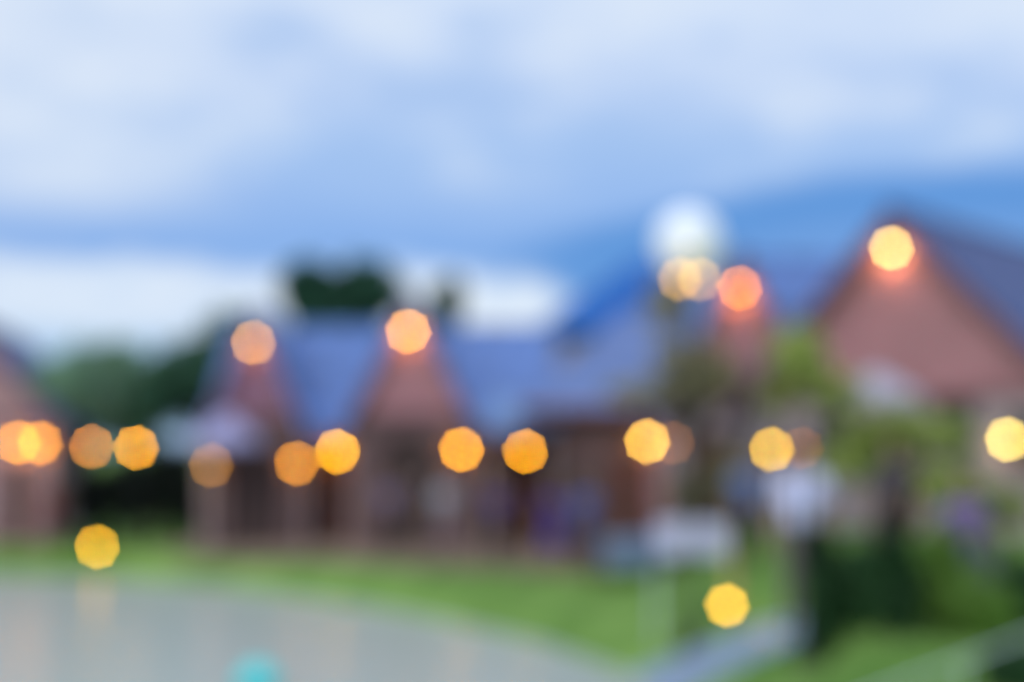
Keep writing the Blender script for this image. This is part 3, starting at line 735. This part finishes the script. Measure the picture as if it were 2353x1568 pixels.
post_lamp('faint brown lamp above the white-shirted person', 1842, 1030, 12.9, (150, 122, 88), (110, 108, 95), r=0.028)
wall_lamp('pale yellow lamp on the large gabled house at right edge', 2315, 1010, hD.location, nD, (255, 222, 134), (105, 95, 95))
GG = 'lamps under the gable peaks'
wall_lamp('pale peach lamp under the leftmost gable peak', 582, 788, (0, YG, 0), FN, (196, 152, 122), (95, 90, 110), group=GG, off=0.12, watts=3)
wall_lamp('peach lamp under the peak of the arched gable', 938, 762, (0, YG, 0), FN, (242, 178, 128), (110, 100, 115), group=GG, off=0.12, watts=6)
wall_lamp('orange lamp under the peak of the narrow gable', 1700, 662, (0, YC, 0), FN, (214, 150, 112), (110, 105, 120), group=GG, off=0.12, watts=10)
wall_lamp('largest pale yellow lamp under the peak of the large gable', 2048, 570, hD.location, nD, (255, 214, 150), (130, 100, 110), group=GG, off=0.12, watts=14)
gl1 = garden_lamp('amber garden lamp on the grass bank at far left', 223, 1257, 0.28, (226, 178, 66), (85, 100, 65))
gl2 = garden_lamp('bright yellow garden lamp near the footpath', 1670, 1392, 0.30, (255, 205, 88), (115, 120, 80), r=0.042)
# slim stake lit by the garden lamp
st = Vector(gl2.location)+Vector((0.07, 0.16, 0)); z0 = g1(st.x, st.y); zt = z0+0.85
sk = empty('wooden_stake', (st.x, st.y, z0), R(8), 'thin wooden stake lit from below by the yellow garden lamp', 'stake')
MB().box(-0.03, 0.03, -0.02, 0.02, -0.15, zt-z0).build('shaft', mat('stake_wood', (0.40, 0.27, 0.13), 0.8, 0.25, 9), sk)
MB().add([(-0.03,-0.02,zt-z0+0.001),(0.03,-0.02,zt-z0+0.001),(0.03,0.02,zt-z0+0.001),(-0.03,0.02,zt-z0+0.001),(0,0,zt-z0+0.06)], [(0,1,4),(1,2,4),(2,3,4),(3,0,4)]).build('point', MATS['stake_wood'], sk)

# big white globe lantern on a tall post with two small lamps
pg = P(1582, 560, 17.2); z0 = g1(pg.x, pg.y); hg = pg.z-z0
bl = empty('globe_street_lamp', (pg.x, pg.y, z0), 0, 'tall street lamp with big white globe and two small amber lamps', 'street lamp')
MB().lathe([(0.0001, -0.05), (0.16, -0.05), (0.16, 0.1), (0.09, 0.2), (0.06, 0.5), (0.0001, 0.5)], 14).build('base', M_iron, bl)
MB().tube([(0, 0, 0.48), (0, 0, hg-0.43)], [0.05, 0.03], 10).build('post', M_iron, bl)
gb = globe_mesh(0.42).build('globe', glow('white_globe', (0.84, 0.90, 1.0), 0.10, (0.82, 0.84, 0.88)), bl, True, (0, 0, hg))
MB().lathe([(0.0001, hg-0.48), (0.09, hg-0.46), (0.12, hg-0.38), (0.0001, hg-0.405)], 14).build('collar', M_iron, bl)
for px in (1562, 1608):
    q = P(px, 642, 16.7)-Vector((pg.x, pg.y, z0))
    ar = MB().tube([(0, 0, q.z-0.25), (q.x*0.6, q.y*0.8, q.z-0.22), (q.x, q.y, q.z-0.06)], 0.014, 6).build('arm', M_iron, bl)
    globe_mesh(0.045).build('small_globe', lamp_mat(tuple(0.34*c for c in (1.0, 0.50, 0.04)), 0.045, 16.7, 'small_glow'), bl, True, q)

# ------------------------------------------------------------------ furniture
def parasol(label, px, py, Y, w, h, m, seed):
    p = P(px, py, Y); z0 = g1(p.x, p.y); root = empty('parasol', (p.x, p.y, z0), 0.3*seed, label, 'parasol', 'parasols on the terraces')
    zc = p.z-z0
    MB().lathe([(0.0001, 0.075), (0.24, 0.075), (0.24, 0.13), (0.05, 0.17), (0.0001, 0.17)], 14).build('base', M_iron, root)
    MB().tube([(0, 0, 0.15), (0, 0, zc+h*0.55)], 0.022, 8).build('pole', M_wood, root)
    n = 8; top = (0, 0, zc+h*0.5); cv = MB()
    ring = [(w*math.cos(2*math.pi*k/n), w*math.sin(2*math.pi*k/n), zc-h*0.3) for k in range(n)]
    low = [(a*1.0, b_*1.0, c-h*0.2) for a, b_, c in ring]
    cv.add([top]+ring+low, [(0, 1+k, 1+(k+1) % n) for k in range(n)]+[(1+k, 1+n+k, 1+n+(k+1) % n, 1+(k+1) % n) for k in range(n)])
    cv.build('canopy', m, root)
    for k in range(n):
        a, b_, c = ring[k]; MB().tube([(a*0.04, b_*0.04, zc+h*0.44), (a*0.98, b_*0.98, c-0.02)], 0.008, 5).build('rib', M_wood, root)
M_par = mat('parasol_cloth', (0.42, 0.41, 0.68), 0.85, 0.05, 3, trans=0.25)
M_par2 = mat('parasol_cloth_pale', (0.50, 0.46, 0.58), 0.85, 0.05, 3, trans=0.25)
parasol('lilac parasol at the foot of the leftmost gable', 520, 985, 33.4, 0.85, 0.85, M_par, 1)
parasol('pale lilac parasol in front of the large right gable', 2012, 886, 22.5, 0.72, 0.55, M_par2, 2)

def table(label, px, Y, hw, m, drop):
    x = X(px, Y); z0 = g1(x, Y); root = empty('table', (x, Y, z0), 0.1, label, 'table', 'cloth-covered tables on the lawn')
    MB().box(-hw, hw, -0.4, 0.4, 0.70, 0.735).build('table_top', M_wood, root)
    for a in (-1, 1):
        for b_ in (-1, 1): MB().box(a*(hw-0.09)-0.025, a*(hw-0.09)+0.025, b_*0.32-0.025, b_*0.32+0.025, 0, 0.699).build('leg', M_wood, root)
    c = MB(); c.box(-hw-0.02, hw+0.02, -0.42, 0.42, 0.737, 0.745)
    n = 40; ringt, ringb = [], []
    per = [(-hw-0.02, -0.42), (hw+0.02, -0.42), (hw+0.02, 0.42), (-hw-0.02, 0.42)]
    for i in range(4):
        (x0, y0), (x1, y1) = per[i], per[(i+1) % 4]
        for k in range(n):
            t = k/n; nx_, ny_ = (y1-y0), -(x1-x0); l = math.hypot(nx_, ny_); f = 0.02+0.018*math.sin(k*1.7+i)
            ringt.append((x0+(x1-x0)*t, y0+(y1-y0)*t, 0.744)); ringb.append((x0+(x1-x0)*t+nx_/l*f, y0+(y1-y0)*t+ny_/l*f, 0.744-drop))
    N = len(ringt); c.add(ringt+ringb, [(k, (k+1) % N, N+(k+1) % N, N+k) for k in range(N)])
    cl = c.build('tablecloth', m, root)
    return root
table('left table with grey-blue cloth behind the lawn lamp', 1445, 25.6, 0.42, M_clothb, 0.5)
table('right table under a whitish cloth by the blue-clad person', 1585, 25.2, 0.52, M_cloth, 0.52)
def chair(label, x, Y, rz):
    root = empty('chair', (x, Y, g1(x, Y)), rz, label, 'chair', 'dark wooden chairs')
    MB().box(-0.21, 0.21, -0.21, 0.21, 0.43, 0.47).build('seat', M_wood, root)
    for a in (-1, 1):
        MB().box(a*0.18-0.018, a*0.18+0.018, -0.2, -0.165, 0, 0.429).build('leg', M_wood, root)
        MB().box(a*0.18-0.018, a*0.18+0.018, 0.165, 0.2, 0, 0.429).build('leg', M_wood, root)
    bk = MB()
    for a in (-1, 1): bk.box(a*0.18-0.018, a*0.18+0.018, 0.17, 0.2, 0.471, 0.92)
    bk.box(-0.161, 0.161, 0.172, 0.196, 0.78, 0.9); bk.box(-0.161, 0.161, 0.172, 0.196, 0.58, 0.66)
    bk.build('backrest', M_wood, root)
    return root
chair('dark chair left of the grey-blue table', X(1390, 25.7), 25.7, R(-90))
chair('dark chair between the grey-blue and whitish tables', X(1512, 26.3), 26.3, R(10))
ch_seat = chair('chair carrying the seated purple-clad person', X(2212, 16.0), 16.0, R(0))

# pale thin post on the lawn
pp0 = hit(1508, 1480); pz = g1(pp0.x, pp0.y); pt_ = P(1512, 1318, pp0.y).z
po = empty('thin_post', (pp0.x, pp0.y, pz), 0, 'thin pale post standing on the lawn left of the yellow garden lamp', 'post')
MB().tube([(0, 0, -0.1), (0.02, 0, pt_-pz)], 0.032, 10).build('shaft', M_steel, po)
MB().lathe([(0.04, pt_-pz), (0.04, pt_-pz+0.03), (0.0001, pt_-pz+0.06)], 10, (0.02, 0, 0)).build('cap', M_steel, po)

# low pale rail at the bottom right corner
ra, rb = P(1960, 1612, 7.6), P(2420, 1440, 9.2)
rail = empty('garden_rail', (ra.x, ra.y, g1(ra.x, ra.y)), 0, 'low thin pale metal rail across the bottom right corner', 'rail')
ro = Vector(rail.location)
MB().tube([ra-ro, rb-ro], 0.012, 8).build('rail', M_steel, rail)
for k in (0.02, 0.5, 0.98):
    q = ra.lerp(rb, k); MB().tube([(q.x-ro.x, q.y-ro.y, g1(q.x, q.y)-ro.z-0.1), (q.x-ro.x, q.y-ro.y, q.z-ro.z-0.01)], 0.010, 8).build('post', M_steel, rail)

# turquoise float on the pond
fl = P(592, 1582, 17.2); fl.z = WATER_Z
fo = empty('pond_float', fl, 0, 'turquoise round float on the pond at the bottom edge', 'float')
MB().lathe([(0.0001, -0.12), (0.14, -0.1), (0.22, 0.02), (0.24, 0.12), (0.19, 0.25), (0.1, 0.32), (0.0001, 0.34)], 18).build('ball', mat('turquoise', (0.03, 0.72, 0.74), 0.35, 0.06, 4), fo, True)
MB().lathe([(0.235, 0.05), (0.275, 0.06), (0.275, 0.11), (0.24, 0.115)], 18).build('collar', mat('turquoise_dark', (0.02, 0.45, 0.5), 0.4, 0.06, 4), fo, True)
MB().tube([(0, 0, 0.33), (0, 0, 0.42)], 0.02, 8).build('eyelet', M_steel, fo)

# ------------------------------------------------------------------ people
def skin(name, V, E, Rr, m, parent, sub=2, root=0):
    me = bpy.data.meshes.new(name); me.from_pydata(V, E, []); o = bpy.data.objects.new(name, me); C.objects.link(o)
    mo = o.modifiers.new('s', 'SKIN'); mo.use_smooth_shade = True
    for i, r in enumerate(Rr): me.skin_vertices[0].data[i].radius = r if isinstance(r, tuple) else (r, r)
    me.skin_vertices[0].data[root].use_root = True
    o.modifiers.new('d', 'SUBSURF').levels = sub
    dg = bpy.context.evaluated_depsgraph_get(); nm = bpy.data.meshes.new_from_object(o.evaluated_get(dg))
    bpy.data.objects.remove(o); bpy.data.meshes.remove(me)
    nm.materials.clear(); nm.materials.append(m); nm.name = name
    nm.polygons.foreach_set('use_smooth', [True]*len(nm.polygons))
    ob = bpy.data.objects.new(name, nm); C.objects.link(ob); ob.parent = parent
    return ob
SKINS = [mat('skin_tan', (0.36, 0.22, 0.15), 0.6, 0.06, 8), mat('skin_fair', (0.46, 0.31, 0.23), 0.6, 0.06, 8)]
M_hair = mat('hair', (0.016, 0.012, 0.010), 0.5, 0.3, 20)
M_shoe = mat('shoe', (0.02, 0.018, 0.018), 0.5, 0.2, 10)
M_eye = mat('eye', (0.02, 0.015, 0.012), 0.2, 0.1, 10)
def person(label, pos, rz, shirt, legs, seated=False, arms='down', h=1.68, sk=0, long_hair=False, skirt=False):
    """faces local -y; joints posed first, then skinned"""
    k = h/1.72; root = empty('person', pos, rz, label, 'person', 'people on the terrace')
    hip = 0.50 if seated else 0.92
    J = {}
    J['pelvis'] = (0, 0, hip);  J['waist'] = (0, -0.01, hip+0.16); J['chest'] = (0, 0, hip+0.38); J['neck'] = (0, -0.005, hip+0.54); J['head0'] = (0, -0.02, hip+0.61)
    for s, n in ((-1, 'l'), (1, 'r')):
        J['sh'+n] = (s*0.185, 0, hip+0.47)
        if arms == 'down':
            J['el'+n] = (s*0.24, 0.03, hip+0.19); J['wr'+n] = (s*0.25, -0.06, hip-0.04)
        elif arms == 'front':
            J['el'+n] = (s*0.25, 0.0, hip+0.20); J['wr'+n] = (s*0.12, -0.22, hip+0.24)
        else:
            J['el'+n] = (s*0.25, 0.03, hip+0.20); J['wr'+n] = ((s*0.25, -0.06, hip-0.03) if s < 0 else (s*0.20, -0.24, hip+0.38))
        J['hp'+n] = (s*0.09, 0, hip-0.04)
        if seated:
            J['kn'+n] = (s*0.12, -0.44, hip+0.0); J['an'+n] = (s*0.12, -0.42, 0.09)
        else:
            J['kn'+n] = (s*0.10, -0.02 if s < 0 else -0.05, 0.50); J['an'+n] = (s*0.11, 0.03 if s < 0 else -0.01, 0.09)
        a = J['an'+n]; J['to'+n] = (a[0]+s*0.03, a[1]-0.16, 0.035)
    RAD = dict(pelvis=(0.14, 0.11), waist=(0.13, 0.10), chest=(0.155, 0.115), neck=0.058, head0=0.055)
    for n in 'lr': RAD.update({'sh'+n: 0.062, 'el'+n: 0.042, 'wr'+n: 0.028, 'hp'+n: 0.095, 'kn'+n: 0.058, 'an'+n: 0.036, 'to'+n: 0.035})
    ED = [('pelvis', 'waist'), ('waist', 'chest'), ('chest', 'neck'), ('neck', 'head0')]
    for n in 'lr': ED += [('chest', 'sh'+n), ('sh'+n, 'el'+n), ('el'+n, 'wr'+n), ('pelvis', 'hp'+n), ('hp'+n, 'kn'+n), ('kn'+n, 'an'+n), ('an'+n, 'to'+n)]
    names = list(J); V = [Vector(J[n])*k for n in names]; E = [(names.index(a), names.index(b_)) for a, b_ in ED]; Rr = [RAD[n] for n in names]
    Rr = [tuple(q*k for q in r) if isinstance(r, tuple) else r*k for r in Rr]
    for s, n in ((-1, 'l'), (1, 'r')):     # palm, four fingers and a thumb on each hand
        w_, e_ = Vector(J['wr'+n]), Vector(J['el'+n]); d = (w_-e_).normalized(); side = Vector((0, -1, 0)) if abs(d.y) < 0.7 else Vector((-s, 0, 0))
        inn = d.cross(side).normalized()
        if inn.x*s > 0 and abs(d.y) < 0.7: inn = -inn
        pc = w_+d*0.065; wi = names.index('wr'+n); V.append(pc*k); Rr.append((0.034*k, 0.02*k)); pi = len(V)-1; E.append((wi, pi))
        for f, L in zip((-1.5, -0.5, 0.5, 1.5), (0.058, 0.072, 0.078, 0.068)):
            b0 = pc+d*0.03+side*f*0.019; b1 = b0+d*L*0.5+inn*0.006; b2 = b1+d*L*0.38+inn*0.024
            i0 = len(V); V += [b0*k, b1*k, b2*k]; Rr += [0.0095*k, 0.0088*k, 0.0075*k]; E += [(pi, i0), (i0, i0+1), (i0+1, i0+2)]
        t0 = w_+d*0.03+side*0.032; i0 = len(V); V += [t0*k, (t0+d*0.032+side*0.02+inn*0.01)*k, (t0+d*0.06+side*0.024+inn*0.018)*k]; Rr += [0.012*k, 0.01*k, 0.008*k]; E += [(wi, i0), (i0, i0+1), (i0+1, i0+2)]
    body = skin('body', V, E, Rr, SKINS[sk], root, 1)
    # head with brow, nose, chin and ears, joined into the body mesh
    hz = (hip+0.72)*k
    bm = bmesh.new(); bm.from_mesh(body.data)
    r = bmesh.ops.create_uvsphere(bm, u_segments=18, v_segments=14, radius=1.0)
    for v in r['verts']:
        x, y, z = v.co; x *= 0.078; y *= 0.096; z *= 0.114
        if z < -0.02: x *= 1-0.9*(-z-0.02)/0.12*0.35; y += -0.014*(-z-0.02)/0.1
        if y < -0.06 and abs(x) < 0.02 and -0.035 < z < 0.02: y -= 0.02
        if y < -0.05 and 0.012 < abs(x) < 0.045 and 0.0 < z < 0.03: y += 0.008
        v.co = Vector((x, y-0.025, z))*k+Vector((0, 0, hz))
    for s in (-1, 1):
        q = bmesh.ops.create_uvsphere(bm, u_segments=8, v_segments=6, radius=1.0)
        for v in q['verts']: v.co = Vector((v.co.x*0.012+s*0.077, v.co.y*0.02-0.01, v.co.z*0.032))*k+Vector((0, 0, hz))
    bm.to_mesh(body.data); bm.free(); body.data.polygons.foreach_set('use_smooth', [True]*len(body.data.polygons))
    for s in (-1, 1):
        globe_mesh(0.011*k).build('eye', M_eye, root, True, (s*0.03*k, -0.103*k, hz+0.012*k))
    hb = bmesh.new(); q = bmesh.ops.create_uvsphere(hb, u_segments=16, v_segments=12, radius=1.0)
    dele = []
    for v in q['verts']:
        x, y, z = v.co
        if z < (0.30 if y < -0.45 else (-0.1 if y < 0.1 else -0.6)): dele.append(v)
        v.co = Vector((x*0.092, y*0.110-0.018, z*0.132))*k+Vector((0, 0, hz+0.005))
    bmesh.ops.delete(hb, geom=dele, context='VERTS')
    if long_hair:
        q = bmesh.ops.create_uvsphere(hb, u_segments=12, v_segments=10, radius=1.0)
        for v in q['verts']: v.co = Vector((v.co.x*0.08, v.co.y*0.035+0.07, v.co.z*0.17-0.10))*k+Vector((0, 0, hz))
    hm = bpy.data.meshes.new('hair'); hb.to_mesh(hm); hb.free(); hm.materials.append(M_hair)
    hm.polygons.foreach_set('use_smooth', [True]*len(hm.polygons)); ho = bpy.data.objects.new('hair', hm); C.objects.link(ho); ho.parent = root
    def cloth(nm, sel, ed, grow, m, cut={}):
        vs = []; rr = []
        for n in sel:
            p = Vector(J[n])
            if n in cut: p = p.lerp(Vector(J[cut[n][0]]), cut[n][1])
            vs.append(p*k); q = RAD[n]; rr.append(tuple((u+grow)*k for u in q) if isinstance(q, tuple) else (q+grow)*k)
        return skin(nm, vs, [(sel.index(a), sel.index(b_)) for a, b_ in ed], rr, m, root, 1)
    cloth('shirt', ['pelvis', 'waist', 'chest', 'neck', 'shl', 'ell', 'shr', 'elr'], [('pelvis', 'waist'), ('waist', 'chest'), ('chest', 'neck'), ('chest', 'shl'), ('shl', 'ell'), ('chest', 'shr'), ('shr', 'elr')], 0.026, shirt,
          {'neck': ('chest', 0.12), 'ell': ('shl', 0.2), 'elr': ('shr', 0.2), 'pelvis': ('waist', -0.45)})
    if skirt:
        MB().lathe([(0.14*k, (hip+0.08)*k), (0.19*k, (hip-0.1)*k), (0.25*k, 0.45*k)], 18).build('skirt', legs, root, True)
    else:
        cloth('trousers', ['pelvis', 'waist', 'hpl', 'knl', 'anl', 'hpr', 'knr', 'anr'], [('pelvis', 'waist'), ('pelvis', 'hpl'), ('hpl', 'knl'), ('knl', 'anl'), ('pelvis', 'hpr'), ('hpr', 'knr'), ('knr', 'anr')], 0.016, legs)
    for n in 'lr':
        a, t_ = Vector(J['an'+n]), Vector(J['to'+n])
        skin('shoe', [Vector((a.x, a.y+0.04, 0.045))*k, Vector((a.x, a.y-0.05, 0.045))*k, Vector((t_.x, t_.y-0.03, 0.04))*k], [(0, 1), (1, 2)], [0.045*k, 0.045*k, 0.04*k], M_shoe, root, 1)
    return root
cm = lambda n, c: mat('cloth_'+n, c, 0.9, 0.1, 7)
def on_patio(x, y):
    c = False
    for (ax, ay), (bx, by) in zip(pp, pp[1:]+pp[:1]):
        if (ay > y) != (by > y) and x < (bx-ax)*(y-ay)/(by-ay)+ax: c = not c
    return c
def stand(px, Y, extra=0.0):
    x = X(px, Y); z = g1(x, Y)
    if on_patio(x, Y): z = 0.078
    return (x, Y, z+extra)
person('person in a bright white-lavender shirt standing behind the shrubs', stand(1838, 13.7), R(-20), cm('white', (0.62, 0.64, 0.90)), cm('taupe', (0.13, 0.11, 0.11)), h=1.76)
person('person in blue top and dark trousers left of the white-shirted one', stand(1712, 20.6), R(30), cm('blue', (0.10, 0.17, 0.40)), cm('black', (0.014, 0.012, 0.02)), h=1.66, arms='one')
person('purple-clad person seated on a chair above the right shrubs', (X(2212, 16.0), 15.98, g1(X(2212, 16), 16)-0.0), R(0), cm('purple', (0.16, 0.11, 0.30)), cm('slate', (0.08, 0.08, 0.13)), seated=True, arms='front', long_hair=True)
person('person in dark clothes standing between the shrubs and large house', stand(2055, 18.0), R(-40), cm('charcoal', (0.05, 0.045, 0.07)), cm('black', (0.014, 0.012, 0.02)), h=1.7)
person('person in indigo dress near the terrace centre', stand(1270, 27.5), R(15), cm('indigo', (0.05, 0.035, 0.24)), cm('indigo2', (0.05, 0.035, 0.22)), arms='front', long_hair=True, skirt=True, h=1.62)
person('person in mid-blue shirt right of the indigo-dressed one', stand(1345, 27.2), R(-35), cm('midblue', (0.06, 0.10, 0.34)), cm('navy', (0.02, 0.025, 0.07)), arms='one', h=1.7)
person('person in dark violet top between the pale grey-shirted and indigo-dressed people', stand(1142, 28.6), R(25), cm('violet', (0.07, 0.045, 0.20)), cm('black', (0.014, 0.012, 0.02)), h=1.66)
person('person in pale grey shirt right of the arched gable', stand(1022, 30.2), R(-15), cm('palegrey', (0.30, 0.31, 0.38)), cm('rose', (0.22, 0.15, 0.17)), arms='front', h=1.72, sk=1)
person('person in muted lilac top in front of the arch', stand(895, 31.8), R(20), cm('lilac', (0.18, 0.14, 0.24)), cm('black', (0.014, 0.012, 0.02)), h=1.68, long_hair=True)
person('person in dark red clothes beside the left edge house', stand(118, 34.3), R(35), cm('red', (0.22, 0.05, 0.06)), cm('maroon', (0.10, 0.02, 0.025)), h=1.6)
